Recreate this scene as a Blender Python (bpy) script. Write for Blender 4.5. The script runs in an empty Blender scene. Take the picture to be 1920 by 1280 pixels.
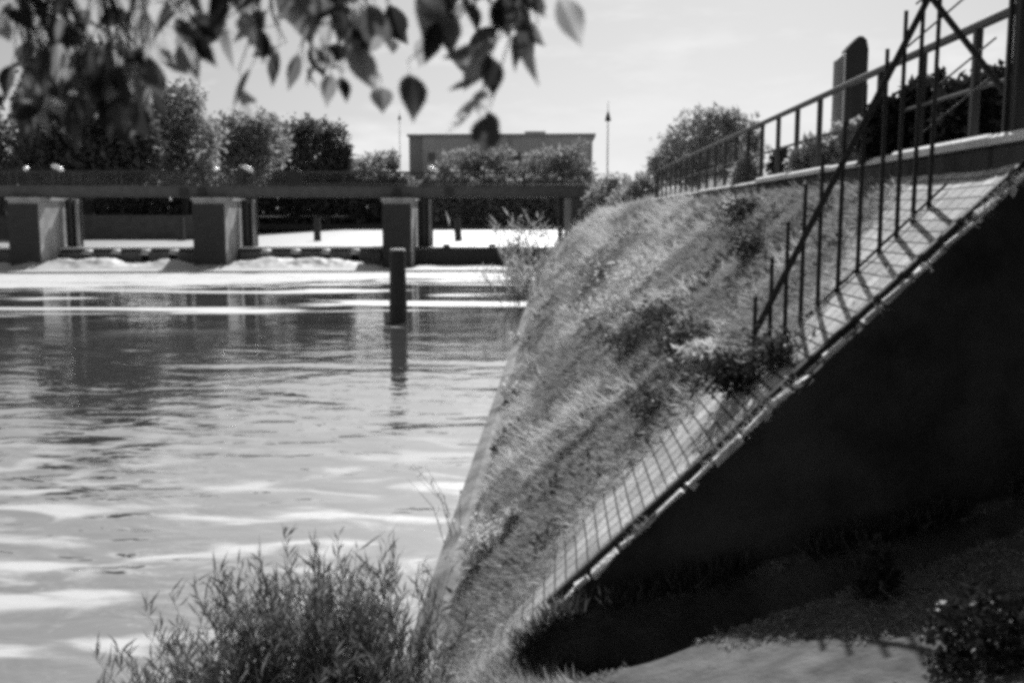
import bpy, math, random
import numpy as np
from mathutils import Vector, Matrix

R = math.radians
random.seed(7); rng = np.random.default_rng(11)
SC = bpy.context.scene
COL = SC.collection

# ------------------------------------------------------------------ camera, sky, sun, exposure
CAM = np.array([0.0, 0.0, 4.52]); FPX = 1867.0
TH = math.atan(235 / FPX); PSI = math.atan(85 * math.cos(TH) / FPX)
cd = bpy.data.cameras.new('camera'); cam = bpy.data.objects.new('camera', cd); COL.objects.link(cam)
cam.location = CAM; cam.rotation_euler = (math.pi / 2 - TH, 0, PSI)
cd.sensor_width = 36; cd.lens = 36 * FPX / 1920; cd.clip_start = .05; cd.clip_end = 9000
cd.dof.use_dof = True; cd.dof.focus_distance = 11.0; cd.dof.aperture_fstop = 2.1
SC.camera = cam
SC.render.engine = 'CYCLES'
SC.cycles.filter_width = 3.9
SC.cycles.use_denoising = False
SC.cycles.max_bounces = 8; SC.cycles.transparent_max_bounces = 8
SC.cycles.caustics_reflective = False; SC.cycles.caustics_refractive = False
SUN_AZ, SUN_EL = 10.0, 42.5                      # azimuth from +Y towards +X
w = bpy.data.worlds.new('World'); SC.world = w; w.use_nodes = True
nt = w.node_tree; nt.nodes.clear(); N = nt.nodes.new; L = nt.links.new
sky = N('ShaderNodeTexSky'); sky.sky_type = 'NISHITA'; sky.sun_disc = False
sky.sun_elevation = R(SUN_EL); sky.sun_rotation = R(SUN_AZ); sky.dust_density = 1.6; sky.air_density = 1.0
bw = N('ShaderNodeRGBToBW'); L(sky.outputs[0], bw.inputs[0])      # black-and-white film
geo = N('ShaderNodeTexCoord')
mp = N('ShaderNodeMapping'); mp.inputs['Scale'].default_value = (2.6, 2.6, 11.0); L(geo.outputs['Generated'], mp.inputs[0])
cn = N('ShaderNodeTexNoise'); cn.inputs['Scale'].default_value = 1.9; cn.inputs['Detail'].default_value = 7; cn.inputs['Roughness'].default_value = .62
L(mp.outputs[0], cn.inputs['Vector'])
cr = N('ShaderNodeMapRange'); cr.inputs[1].default_value = .55; cr.inputs[2].default_value = .76; cr.inputs[3].default_value = 0; cr.inputs[4].default_value = 1
sx_ = N('ShaderNodeSeparateXYZ'); L(geo.outputs['Generated'], sx_.inputs[0])
lo_ = N('ShaderNodeMapRange'); lo_.interpolation_type = 'SMOOTHSTEP'; lo_.inputs[1].default_value = .0; lo_.inputs[2].default_value = .2; lo_.inputs[3].default_value = .17; lo_.inputs[4].default_value = 0
L(sx_.outputs['Z'], lo_.inputs[0])                                # more cloud low over the horizon
ad_ = N('ShaderNodeMath'); ad_.operation = 'ADD'; L(cn.outputs['Fac'], ad_.inputs[0]); L(lo_.outputs[0], ad_.inputs[1]); L(ad_.outputs[0], cr.inputs[0])
mx = N('ShaderNodeMix'); mx.data_type = 'FLOAT'
L(cr.outputs[0], mx.inputs[0]); L(bw.outputs[0], mx.inputs[2]); mx.inputs[3].default_value = 11.5   # wispy white cloud
bg = N('ShaderNodeBackground'); bg.inputs[1].default_value = .060; L(mx.outputs[0], bg.inputs[0])
wo = N('ShaderNodeOutputWorld'); L(bg.outputs[0], wo.inputs[0])
sd = bpy.data.lights.new('sun', 'SUN'); sd.energy = 5.0; sd.angle = R(.6); sd.color = (1, 1, 1)
so = bpy.data.objects.new('sun', sd); COL.objects.link(so)
SUN = Vector((math.cos(R(SUN_EL)) * math.sin(R(SUN_AZ)), math.cos(R(SUN_EL)) * math.cos(R(SUN_AZ)), math.sin(R(SUN_EL))))
so.rotation_euler = SUN.to_track_quat('Z', 'Y').to_euler(); so.location = (20, 60, 80)
SC.view_settings.view_transform = 'Standard'; SC.view_settings.look = 'None'
SC.view_settings.exposure = 0.35; SC.view_settings.gamma = 1

# ------------------------------------------------------------------ helpers
fw = np.array([-math.sin(PSI) * math.cos(TH), math.cos(PSI) * math.cos(TH), -math.sin(TH)])
rt = np.array([math.cos(PSI), math.sin(PSI), 0.0]); up = np.cross(rt, fw)
def at(px, py, Y):
    d = fw + rt * (px - 960) / FPX + up * (640 - py) / FPX
    return CAM + d * (Y / d[1])

def tag(o, label=None, cat=None, group=None, kind=None):
    if label: o['label'] = label
    if cat: o['category'] = cat
    if group: o['group'] = group
    if kind: o['kind'] = kind
    return o
def empty(name, loc=(0, 0, 0), rz=0, label=None, cat=None, group=None):
    o = bpy.data.objects.new(name, None); COL.objects.link(o); o.location = loc; o.rotation_euler = (0, 0, rz)
    o.empty_display_size = .2
    return tag(o, label, cat, group)
def copy_tree(o, parent=None):
    c = o.copy(); COL.objects.link(c)
    if parent: c.parent = parent
    for ch in list(o.children): copy_tree(ch, c)
    return c

def mat(name, v=.3, rough=.8, var=.25, scale=4.0, bump=.3, bscale=None, spec=.3, metal=0, stretch=(1, 1, 1), dirt=0.0, dirt_v=.05, dirt_scale=1.0):
    m = bpy.data.materials.new(name); m.use_nodes = True; t = m.node_tree; b = t.nodes['Principled BSDF']
    tc = t.nodes.new('ShaderNodeTexCoord'); mpg = t.nodes.new('ShaderNodeMapping'); mpg.inputs['Scale'].default_value = stretch
    t.links.new(tc.outputs['Object'], mpg.inputs[0])
    n = t.nodes.new('ShaderNodeTexNoise'); n.inputs['Scale'].default_value = scale; n.inputs['Detail'].default_value = 8; n.inputs['Roughness'].default_value = .65
    t.links.new(mpg.outputs[0], n.inputs['Vector'])
    r = t.nodes.new('ShaderNodeMapRange'); r.inputs[1].default_value = .3; r.inputs[2].default_value = .7
    r.inputs[3].default_value = v * (1 - var); r.inputs[4].default_value = v * (1 + var)
    t.links.new(n.outputs['Fac'], r.inputs[0]); out = r.outputs[0]
    if dirt:
        n2 = t.nodes.new('ShaderNodeTexNoise'); n2.inputs['Scale'].default_value = dirt_scale; n2.inputs['Detail'].default_value = 6
        t.links.new(mpg.outputs[0], n2.inputs['Vector'])
        r2 = t.nodes.new('ShaderNodeMapRange'); r2.inputs[1].default_value = .47; r2.inputs[2].default_value = .62; r2.inputs[4].default_value = dirt
        t.links.new(n2.outputs['Fac'], r2.inputs[0])
        mm = t.nodes.new('ShaderNodeMix'); mm.data_type = 'FLOAT'; t.links.new(r2.outputs[0], mm.inputs[0]); t.links.new(out, mm.inputs[2]); mm.inputs[3].default_value = dirt_v
        out = mm.outputs[0]
    t.links.new(out, b.inputs['Base Color'])
    b.inputs['Roughness'].default_value = rough; b.inputs['Metallic'].default_value = metal; b.inputs['Specular IOR Level'].default_value = spec
    if bump:
        nb = t.nodes.new('ShaderNodeTexNoise'); nb.inputs['Scale'].default_value = bscale or scale * 4; nb.inputs['Detail'].default_value = 6
        t.links.new(mpg.outputs[0], nb.inputs['Vector'])
        bp = t.nodes.new('ShaderNodeBump'); bp.inputs['Strength'].default_value = bump; bp.inputs['Distance'].default_value = .03
        t.links.new(nb.outputs['Fac'], bp.inputs['Height']); t.links.new(bp.outputs[0], b.inputs['Normal'])
    return m
def leafmat(name, lo, hi, trans=.35, power=1.0):
    """leaf: diffuse + translucent, each leaf its own tone"""
    m = bpy.data.materials.new(name); m.use_nodes = True; t = m.node_tree; t.nodes.clear()
    g = t.nodes.new('ShaderNodeNewGeometry'); r = t.nodes.new('ShaderNodeMapRange'); r.inputs[3].default_value = lo; r.inputs[4].default_value = hi
    pw = t.nodes.new('ShaderNodeMath'); pw.operation = 'POWER'; pw.inputs[1].default_value = power; t.links.new(g.outputs['Random Per Island'], pw.inputs[0]); t.links.new(pw.outputs[0], r.inputs[0])
    d = t.nodes.new('ShaderNodeBsdfDiffuse'); tr = t.nodes.new('ShaderNodeBsdfTranslucent'); gl = t.nodes.new('ShaderNodeBsdfGlossy')
    gl.inputs['Roughness'].default_value = .45; gl.inputs[0].default_value = (.6, .6, .6, 1)
    t.links.new(r.outputs[0], d.inputs[0]); t.links.new(r.outputs[0], tr.inputs[0])
    a = t.nodes.new('ShaderNodeMixShader'); a.inputs[0].default_value = trans; t.links.new(d.outputs[0], a.inputs[1]); t.links.new(tr.outputs[0], a.inputs[2])
    b = t.nodes.new('ShaderNodeMixShader'); b.inputs[0].default_value = .04; t.links.new(a.outputs[0], b.inputs[1]); t.links.new(gl.outputs[0], b.inputs[2])
    o = t.nodes.new('ShaderNodeOutputMaterial'); t.links.new(b.outputs[0], o.inputs[0])
    return m

def link(name, me, m, parent=None):
    o = bpy.data.objects.new(name, me); COL.objects.link(o)
    if m: me.materials.append(m)
    if parent: o.parent = parent
    return o
class MB:
    def __init__(s): s.v = []; s.f = []
    def add(s, vs, fs):
        k = len(s.v); s.v += [tuple(map(float, p)) for p in vs]; s.f += [tuple(i + k for i in f) for f in fs]; return s
    def box(s, a, b, M=None):
        x0, y0, z0 = a; x1, y1, z1 = b
        vs = [(x0, y0, z0), (x1, y0, z0), (x1, y1, z0), (x0, y1, z0), (x0, y0, z1), (x1, y0, z1), (x1, y1, z1), (x0, y1, z1)]
        if M is not None: vs = [M @ Vector(p) for p in vs]
        return s.add(vs, [(0, 3, 2, 1), (4, 5, 6, 7), (0, 1, 5, 4), (1, 2, 6, 5), (2, 3, 7, 6), (3, 0, 4, 7)])
    def cbox(s, a, b, c, M=None):
        """box with its four top edges and upright edges chamfered by c"""
        x0, y0, z0 = a; x1, y1, z1 = b
        ring = lambda i, z: [(x0 + i + c, y0 + i, z), (x1 - i - c, y0 + i, z), (x1 - i, y0 + i + c, z), (x1 - i, y1 - i - c, z), (x1 - i - c, y1 - i, z), (x0 + i + c, y1 - i, z), (x0 + i, y1 - i - c, z), (x0 + i, y0 + i + c, z)]
        vs = ring(0, z0) + ring(0, z1 - c) + ring(c, z1)
        if M is not None: vs = [M @ Vector(p) for p in vs]
        fs = [tuple(range(7, -1, -1)), tuple(range(16, 24))]
        for k in (0, 8):
            for i in range(8): j = (i + 1) % 8; fs.append((k + i, k + j, k + 8 + j, k + 8 + i))
        return s.add(vs, fs)
    def tube(s, pts, rad, n=8, cap=True):
        pts = [Vector(p) for p in pts]; rad = rad if hasattr(rad, '__len__') else [rad] * len(pts)
        rings = []; ref = Vector((.13, .31, .94))
        for i, p in enumerate(pts):
            d = (pts[min(i + 1, len(pts) - 1)] - pts[max(i - 1, 0)]).normalized()
            a = d.cross(ref if abs(d.dot(ref)) < .95 else Vector((1, 0, 0))).normalized(); b = d.cross(a)
            rings.append([p + (a * math.cos(2 * math.pi * k / n) + b * math.sin(2 * math.pi * k / n)) * rad[i] for k in range(n)])
        vs = [q for r in rings for q in r]; fs = []
        for i in range(len(pts) - 1):
            for k in range(n): j = (k + 1) % n; fs.append((i * n + k, i * n + j, (i + 1) * n + j, (i + 1) * n + k))
        if cap: fs += [tuple(range(n - 1, -1, -1)), tuple((len(pts) - 1) * n + k for k in range(n))]
        return s.add(vs, fs)
    def prism(s, poly, y0, y1, M=None):
        """poly in x,z extruded along y"""
        n = len(poly); vs = [(x, y0, z) for x, z in poly] + [(x, y1, z) for x, z in poly]
        if M is not None: vs = [M @ Vector(p) for p in vs]
        return s.add(vs, [tuple(range(n)), tuple(range(2 * n - 1, n - 1, -1))] + [(i, n + i, n + (i + 1) % n, (i + 1) % n) for i in range(n)])
    def vprism(s, poly, z0, z1):
        """poly in x,y extruded up"""
        n = len(poly); vs = [(x, y, z0) for x, y in poly] + [(x, y, z1) for x, y in poly]
        return s.add(vs, [tuple(range(n - 1, -1, -1)), tuple(range(n, 2 * n))] + [(i, (i + 1) % n, n + (i + 1) % n, n + i) for i in range(n)])
    def build(s, name, m, parent=None, smooth=False, fix=True):
        me = bpy.data.meshes.new(name); me.from_pydata(s.v, [], s.f)
        if fix:
            import bmesh
            bm = bmesh.new(); bm.from_mesh(me); bmesh.ops.recalc_face_normals(bm, faces=bm.faces); bm.to_mesh(me); bm.free()
        if smooth:
            me.polygons.foreach_set('use_smooth', [True] * len(me.polygons)); me.set_sharp_from_angle(angle=R(40))
        me.update(); return link(name, me, m, parent)
def quads(name, V, m, parent=None, smooth=False, n=4):
    """V: (F, n, 3) array of separate faces -> one mesh"""
    F = len(V); me = bpy.data.meshes.new(name)
    me.vertices.add(F * n); me.vertices.foreach_set('co', np.ascontiguousarray(V, dtype=np.float32).ravel())
    me.loops.add(F * n); me.loops.foreach_set('vertex_index', np.arange(F * n, dtype=np.int32))
    me.polygons.add(F); me.polygons.foreach_set('loop_start', np.arange(0, F * n, n, dtype=np.int32))
    me.update(calc_edges=True); me.validate()
    return link(name, me, m, parent)
def grid(name, X, Y, Z, m, parent=None, smooth=True):
    a, b = X.shape; V = np.stack([X, Y, Z], -1).reshape(-1, 3)
    i = np.arange(a * b).reshape(a, b); q = np.stack([i[:-1, :-1], i[:-1, 1:], i[1:, 1:], i[1:, :-1]], -1).reshape(-1, 4)
    me = bpy.data.meshes.new(name); me.from_pydata(V.tolist(), [], q.tolist())
    if smooth: me.polygons.foreach_set('use_smooth', [True] * len(me.polygons))
    me.update(); return link(name, me, m, parent)
def vnoise(x, y, seed=0):
    x = np.asarray(x, float); y = np.asarray(y, float); xi = np.floor(x); yi = np.floor(y); u = x - xi; v = y - yi
    u = u * u * (3 - 2 * u); v = v * v * (3 - 2 * v)
    def h(a, b): q = np.sin(a * 127.1 + b * 311.7 + seed * 74.7) * 43758.5453; return q - np.floor(q)
    return (h(xi, yi) * (1 - u) + h(xi + 1, yi) * u) * (1 - v) + (h(xi, yi + 1) * (1 - u) + h(xi + 1, yi + 1) * u) * v
def fbm(x, y, seed=0, o=4):
    s = 0; a = .5
    for k in range(o): s = s + a * vnoise(x * 2 ** k, y * 2 ** k, seed + k); a *= .5
    return s
def unit(a): return a / np.maximum(np.linalg.norm(a, axis=-1, keepdims=True), 1e-9)
def blades(P, D, ln, wd, side=None):
    """kite-shaped blades: base P, direction D, length ln, width wd -> (n,4,3)"""
    n = len(P); D = unit(D); S = unit(np.cross(D, rng.normal(size=(n, 3)))) if side is None else unit(side)
    ln = np.asarray(ln).reshape(-1, 1) * np.ones((n, 1)); wd = np.asarray(wd).reshape(-1, 1) * np.ones((n, 1))
    bend = rng.normal(size=(n, 3)) * .12 * ln
    mid = P + D * ln * .45
    return np.stack([P, mid - S * wd * .5, P + D * ln + bend, mid + S * wd * .5], 1)
def cloud(lumps, n, size, hollow=.55):
    """n leaf clumps spread through ellipsoid lumps [(centre, radii)], denser to the shell"""
    wts = np.array([r[0] * r[1] * r[2] for c, r in lumps]) ** .7; wts /= wts.sum()
    k = rng.choice(len(lumps), n, p=wts); C = np.array([l[0] for l in lumps])[k]; Rr = np.array([l[1] for l in lumps])[k]
    d = unit(rng.normal(size=(n, 3))); rad = hollow + (1.04 - hollow) * rng.random((n, 1)) ** .7
    P = C + d * Rr * rad * (1 + .13 * rng.normal(size=(n, 1)))
    D = unit(d * .5 + rng.normal(size=(n, 3)) * .8)
    sz = size * (.55 + .9 * rng.random(n))
    return blades(P, D, sz, sz * .62)

# ------------------------------------------------------------------ materials
M = {}
M['concrete'] = mat('pier_concrete', .42, .85, .22, .9, .25, 6, dirt=.5, dirt_v=.2, dirt_scale=.6)
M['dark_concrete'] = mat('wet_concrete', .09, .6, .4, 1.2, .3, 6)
M['steel'] = mat('painted_steel', .055, .55, .2, 2.0, .1, 20)
M['beam'] = mat('beam_paint', .10, .6, .25, 1.5, .1, 20)
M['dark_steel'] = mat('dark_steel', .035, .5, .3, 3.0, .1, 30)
M['rust'] = mat('weathered_iron', .03, .65, .4, 14, .25, 60)
M['coping'] = mat('coping_stone', .75, .7, .15, 3.0, .35, 30, dirt=.4, dirt_v=.4, dirt_scale=1.5)
M['edging'] = mat('edging_stone', .7, .85, .25, 6.0, .6, 30, dirt=.6, dirt_v=.3, dirt_scale=5)
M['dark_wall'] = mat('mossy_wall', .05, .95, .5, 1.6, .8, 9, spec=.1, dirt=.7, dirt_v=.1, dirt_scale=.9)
M['toe'] = mat('toe_concrete', .2, .85, .4, 2.0, .6, 12, dirt=.7, dirt_v=.07, dirt_scale=1.2)
M['soil'] = mat('soil', .16, .95, .35, 3.0, .6, 25, spec=.1)
M['sand'] = mat('trodden_earth', .095, .95, .4, 3.5, .8, 22, spec=.1, dirt=.6, dirt_v=.17, dirt_scale=2.2)
M['land'] = mat('far_meadow', .09, .95, .3, .05, 0)
M['pale'] = mat('pale_enamel', .85, .3, .05, 2, 0, spec=.6)
M['wood'] = mat('timber_pile', .06, .8, .4, 3, .5, 12, stretch=(4, 4, .6))
M['white'] = mat('white_water', .46, .6, .22, 2.2, 1.0, 3, spec=.3)
M['facade'] = mat('facade_render', .55, .85, .14, .25, .1, 2)
M['facade2'] = mat('facade_panel', .38, .85, .14, .3, .1, 2)
M['glass'] = mat('window_glass', .05, .12, .2, 1, 0, spec=.6)
M['bark'] = mat('bark', .06, .95, .4, 5, .6, 20, stretch=(3, 3, .5))
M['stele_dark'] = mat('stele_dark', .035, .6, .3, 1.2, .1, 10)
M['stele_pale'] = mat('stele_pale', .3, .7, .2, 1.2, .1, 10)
M['grass'] = leafmat('dry_grass', .36, .50, .45)
M['grass_mid'] = leafmat('dull_grass', .21, .34, .4); M['grass_pale'] = leafmat('pale_grass', .5, .68, .45)
M['grass_dark'] = leafmat('dark_grass', .03, .11, .3)
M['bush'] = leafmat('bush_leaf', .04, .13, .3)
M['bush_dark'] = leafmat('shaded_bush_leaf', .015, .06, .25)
M['tree'] = leafmat('tree_leaf', .2, .44, .6)
M['tree_dark'] = leafmat('dark_tree_leaf', .07, .18, .45)
M['tree_pale'] = leafmat('pale_tree_leaf', .34, .62, .62)
M['tree_mid'] = leafmat('grey_tree_leaf', .22, .42, .5)
M['leaf'] = leafmat('near_leaf', .01, .22, .5, power=1.5); M['leaf_backlit'] = leafmat('near_backlit_leaf', .22, .5, .75)  # one leaf in shaded and backlit copies, the sunlight put into the tone
M['flower'] = leafmat('white_flower', .6, .9, .4)
M['reed'] = leafmat('reed_leaf', .05, .28, .4)

def water_mat(foam):
    m = bpy.data.materials.new('river_water' if foam else 'upstream_water'); m.use_nodes = True; t = m.node_tree; b = t.nodes['Principled BSDF']; n = t.nodes.new; l = t.links.new
    tc = n('ShaderNodeTexCoord')
    def noise(sc, stretch, detail=3, dist=0.0, rot=0):
        mg = n('ShaderNodeMapping'); mg.inputs['Scale'].default_value = stretch; mg.inputs['Rotation'].default_value = (0, 0, rot); l(tc.outputs['Object'], mg.inputs[0])
        q = n('ShaderNodeTexNoise'); q.inputs['Scale'].default_value = sc; q.inputs['Detail'].default_value = detail; q.inputs['Distortion'].default_value = dist
        l(mg.outputs[0], q.inputs['Vector']); return q.outputs['Fac']
    def math_(op, a, c, d=None):
        k = n('ShaderNodeMath'); k.operation = op
        for i, q in enumerate((a, c, d)):
            if q is None: continue
            if isinstance(q, (int, float)): k.inputs[i].default_value = q
            else: l(q, k.inputs[i])
        return k.outputs[0]
    def rng_(x, a, c, lo=0, hi=1):
        k = n('ShaderNodeMapRange'); k.interpolation_type = 'SMOOTHSTEP'
        for i, q in enumerate((a, c, lo, hi)): k.inputs[i + 1].default_value = q
        l(x, k.inputs[0]); return k.outputs[0]
    big = noise(.30, (.45, 1, 1), 3, .9, R(8)); mid = noise(1.25, (.55, 1, 1), 3, .7, R(-6)); fine = noise(2.6, (.42, 1, 1), 1, .5, R(4))
    sy_ = n('ShaderNodeSeparateXYZ'); l(tc.outputs['Object'], sy_.inputs[0])
    calm = rng_(sy_.outputs['Y'], 14, 40, 1, .28)          # the pool below the weir lies calmer than the water near the bank
    h = math_('MULTIPLY', calm, math_('ADD', math_('MULTIPLY', big, .9), math_('ADD', math_('MULTIPLY', mid, .26), math_('MULTIPLY', fine, .035))))
    bp = n('ShaderNodeBump'); bp.inputs['Strength'].default_value = 1.0; bp.inputs['Distance'].default_value = .16 if foam else .5
    l(h, bp.inputs['Height']); l(bp.outputs[0], b.inputs['Normal'])
    b.inputs['Roughness'].default_value = .03; b.inputs['IOR'].default_value = 1.5; b.inputs['Specular IOR Level'].default_value = .6; b.inputs['Metallic'].default_value = .62
    if not foam:
        b.inputs['Base Color'].default_value = (.6, .6, .6, 1); b.inputs['Roughness'].default_value = .35; return m
    sp = n('ShaderNodeSeparateXYZ'); l(tc.outputs['Object'], sp.inputs[0])
    # foam: dense under the weir, in streaks further down, spread wider on the far-bank side
    yy = math_('ADD', sp.outputs['Y'], math_('MULTIPLY', sp.outputs['X'], -.42))
    band = rng_(yy, 60, 86); st = noise(.42, (.30, 1, 1), 7, 1.2, R(7))
    a = math_('MULTIPLY', rng_(math_('ADD', math_('MULTIPLY', band, .62), math_('MULTIPLY', st, 1.7)), 1.08, 1.32), rng_(noise(1.0, (.22, 1, 1), 7, .8), .34, .54, .4, 1))
    st2 = noise(.26, (.20, 1, 1), 7, .8, R(4)); band2 = rng_(yy, 40, 60)
    a2 = math_('MULTIPLY', rng_(st2, .53, .62), band2)
    film = math_('MULTIPLY', rng_(noise(1.25, (.46, 1, 1), 7, .7, R(8)), .42, .66), rng_(sp.outputs['Y'], 28, 13, 0, .5))  # pale patches on the near water: bright sky reflections put into the colour
    foamf = math_('MAXIMUM', math_('MAXIMUM', a, a2), film)
    mm = n('ShaderNodeMix'); mm.data_type = 'FLOAT'; l(foamf, mm.inputs[0]); mm.inputs[2].default_value = .82; mm.inputs[3].default_value = .47
    l(mm.outputs[0], b.inputs['Base Color']); l(rng_(foamf, 0, 1, .03, .6), b.inputs['Roughness']); l(rng_(foamf, 0, .75, .95, 0), b.inputs['Metallic'])
    return m
M['water'] = water_mat(True); M['water_up'] = water_mat(False)

def sett_mat():
    m = bpy.data.materials.new('sett_paving'); m.use_nodes = True; t = m.node_tree; b = t.nodes['Principled BSDF']; n = t.nodes.new; l = t.links.new
    uv = n('ShaderNodeUVMap'); br = n('ShaderNodeTexBrick'); br.inputs['Scale'].default_value = 1; br.inputs['Mortar Size'].default_value = .012; br.inputs['Mortar Smooth'].default_value = .3
    br.inputs['Brick Width'].default_value = .22; br.inputs['Row Height'].default_value = .13; br.offset = 0.0
    br.inputs['Color1'].default_value = (.38, .38, .38, 1); br.inputs['Color2'].default_value = (.62, .62, .62, 1); br.inputs['Mortar'].default_value = (.05, .05, .05, 1)
    l(uv.outputs[0], br.inputs['Vector'])
    no = n('ShaderNodeTexNoise'); no.inputs['Scale'].default_value = 1.2; no.inputs['Detail'].default_value = 8; l(uv.outputs[0], no.inputs['Vector'])
    r = n('ShaderNodeMapRange'); r.inputs[1].default_value = .3; r.inputs[2].default_value = .7; r.inputs[3].default_value = .6; r.inputs[4].default_value = 1.1; l(no.outputs['Fac'], r.inputs[0])
    bwn = n('ShaderNodeRGBToBW'); l(br.outputs['Color'], bwn.inputs[0])
    mu = n('ShaderNodeMath'); mu.operation = 'MULTIPLY'; l(bwn.outputs[0], mu.inputs[0]); l(r.outputs[0], mu.inputs[1]); at_ = n('ShaderNodeVertexColor'); at_.layer_name = 'turf'
    t1 = n('ShaderNodeTexNoise'); t1.inputs['Scale'].default_value = 5.5; t1.inputs['Detail'].default_value = 9; t1.inputs['Roughness'].default_value = .7; l(uv.outputs[0], t1.inputs['Vector'])
    t2 = n('ShaderNodeMapRange'); t2.inputs[1].default_value = .3; t2.inputs[2].default_value = .7; t2.inputs[3].default_value = .10; t2.inputs[4].default_value = .34; l(t1.outputs['Fac'], t2.inputs[0])
    tm = n('ShaderNodeMath'); tm.operation = 'MULTIPLY_ADD'; l(t1.outputs['Fac'], tm.inputs[0]); tm.inputs[1].default_value = 1.2; tm.inputs[2].default_value = -.6
    ta = n('ShaderNodeMath'); ta.operation = 'ADD'; ta.use_clamp = True; l(at_.outputs['Color'], ta.inputs[0]); l(tm.outputs[0], ta.inputs[1])
    tx = n('ShaderNodeMix'); tx.data_type = 'FLOAT'; l(ta.outputs[0], tx.inputs[0]); l(mu.outputs[0], tx.inputs[2]); l(t2.outputs[0], tx.inputs[3]); l(tx.outputs[0], b.inputs['Base Color'])
    n2 = n('ShaderNodeTexNoise'); n2.inputs['Scale'].default_value = 25; n2.inputs['Detail'].default_value = 5; l(uv.outputs[0], n2.inputs['Vector'])
    ad = n('ShaderNodeMath'); ad.operation = 'MULTIPLY_ADD'; l(br.outputs['Fac'], ad.inputs[0]); ad.inputs[1].default_value = -1.0; l(n2.outputs['Fac'], ad.inputs[2])
    bp = n('ShaderNodeBump'); bp.inputs['Strength'].default_value = .5; bp.inputs['Distance'].default_value = .02; l(ad.outputs[0], bp.inputs['Height']); l(bp.outputs[0], b.inputs['Normal'])
    b.inputs['Roughness'].default_value = .85
    return m
M['sett'] = sett_mat()

# ------------------------------------------------------------------ setting: water, ground
xs = np.linspace(-170, 8, 3); ys = np.linspace(-40, 91.5, 3); XX, YY = np.meshgrid(xs, ys)
o = grid('water', XX, YY, XX * 0, M['water']); tag(o, 'bright rippled river water below the weir', 'water', kind='structure')
XX, YY = np.meshgrid(np.linspace(-260, 60, 3), np.linspace(91, 209, 3))
o = grid('upstream_water', XX, YY, XX * 0 + 1.72, M['water_up']); tag(o, 'calm pale strip of river water held back above the weir', 'water', kind='structure')
XX, YY = np.meshgrid(np.linspace(-4000, 4000, 3), np.linspace(-1500, 6000, 3))
o = grid('ground', XX, YY, XX * 0 - 3.0, M['land']); tag(o, 'flat land reaching to the horizon', 'ground', kind='structure')
XX, YY = np.meshgrid(np.linspace(-1500, 1500, 60), np.concatenate([np.linspace(207, 260, 30), np.linspace(270, 2600, 20)]))
o = grid('far_bank', XX, YY, np.where(YY < 208, -1.5, np.interp(YY, [208, 209, 222, 260], [1.0, 1.9, 4.6, 4.9]) + .4 * fbm(XX * .05, YY * .05)), M['land']); tag(o, 'grassy far bank behind the weir', 'ground', kind='structure')
T = .985                                     # slope of the paved bank
def toe_x(Y): return np.where(Y > 7.4, -1.4, -1.4 - 2.3 * np.clip((7.4 - Y) / 1.2, 0, 1))
# near ground: a low terrace in front of the wall, rising to the right and towards the camera
xs = np.linspace(-5, 9, 130); ys = np.linspace(-9, 7.76, 130); XX, YY = np.meshgrid(xs, ys)
def relief(u, Y):
    r = (fbm(u * .8, Y * 1.0, 9) - .47) * .34 + (fbm(u * .5 + 9, Y * 2.3, 12) - .47) * .22
    return r * np.clip((Y - 9.3) / 2.5, 0, 1) * np.clip(u / .5, 0, 1) * np.clip((5.1 - u) / .5, .15, 1)
def near_z(X, Y):
    ter = 1.38 + .28 * np.clip(X, -1, 8) + np.clip(6.4 - Y, 0, 9) * .13 + .03 * np.clip(X - 2.2, 0, 6) ** 2 + .12 * (fbm(X * .8 + 4, Y * .8, 71) - .47)
    sl = T * (X + 1.4); low = (X - toe_x(Y)) * .42 - .05
    z = np.where(Y > 7.4, np.minimum(ter, sl), np.minimum(ter, np.maximum(low, np.minimum(sl, 1.0))))
    return np.maximum(z + .05 * (fbm(X * 2, Y * 2, 3) - .5), -1.5)
o = grid('path', XX, YY, near_z(XX, YY), M['sand']); tag(o, 'sunlit strip of trodden earth at the foot of the dark wall', 'path', kind='structure')
# upper bank behind the coping
XX, YY = np.meshgrid(np.linspace(4.1, 60, 60), np.linspace(7.9, 206, 90))
o = grid('upper_bank', XX, YY, 5.08 + .25 * (fbm(XX * .6, YY * .6, 5) - .4) * np.clip((XX - 4.1), 0, 1), M['soil']); tag(o, 'level grassy ground behind the coping of the bank', 'ground', kind='structure')

def cover(u, Y):
    n = fbm(u * 1.1 + 3, Y * .8, 21)
    edge = 9.0 + .8 * (fbm(u * 1.4, u * 0 + 2.2, 8) - .5) * 2 - np.clip((1.75 - u) * 1.3, 0, 1.7) + np.clip(u - 4.0, 0, 1) * 1.3
    return np.clip((Y - edge) / 2.8, 0, 1) ** .9 * np.clip((u - .24) / .15, 0, 1), n
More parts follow.
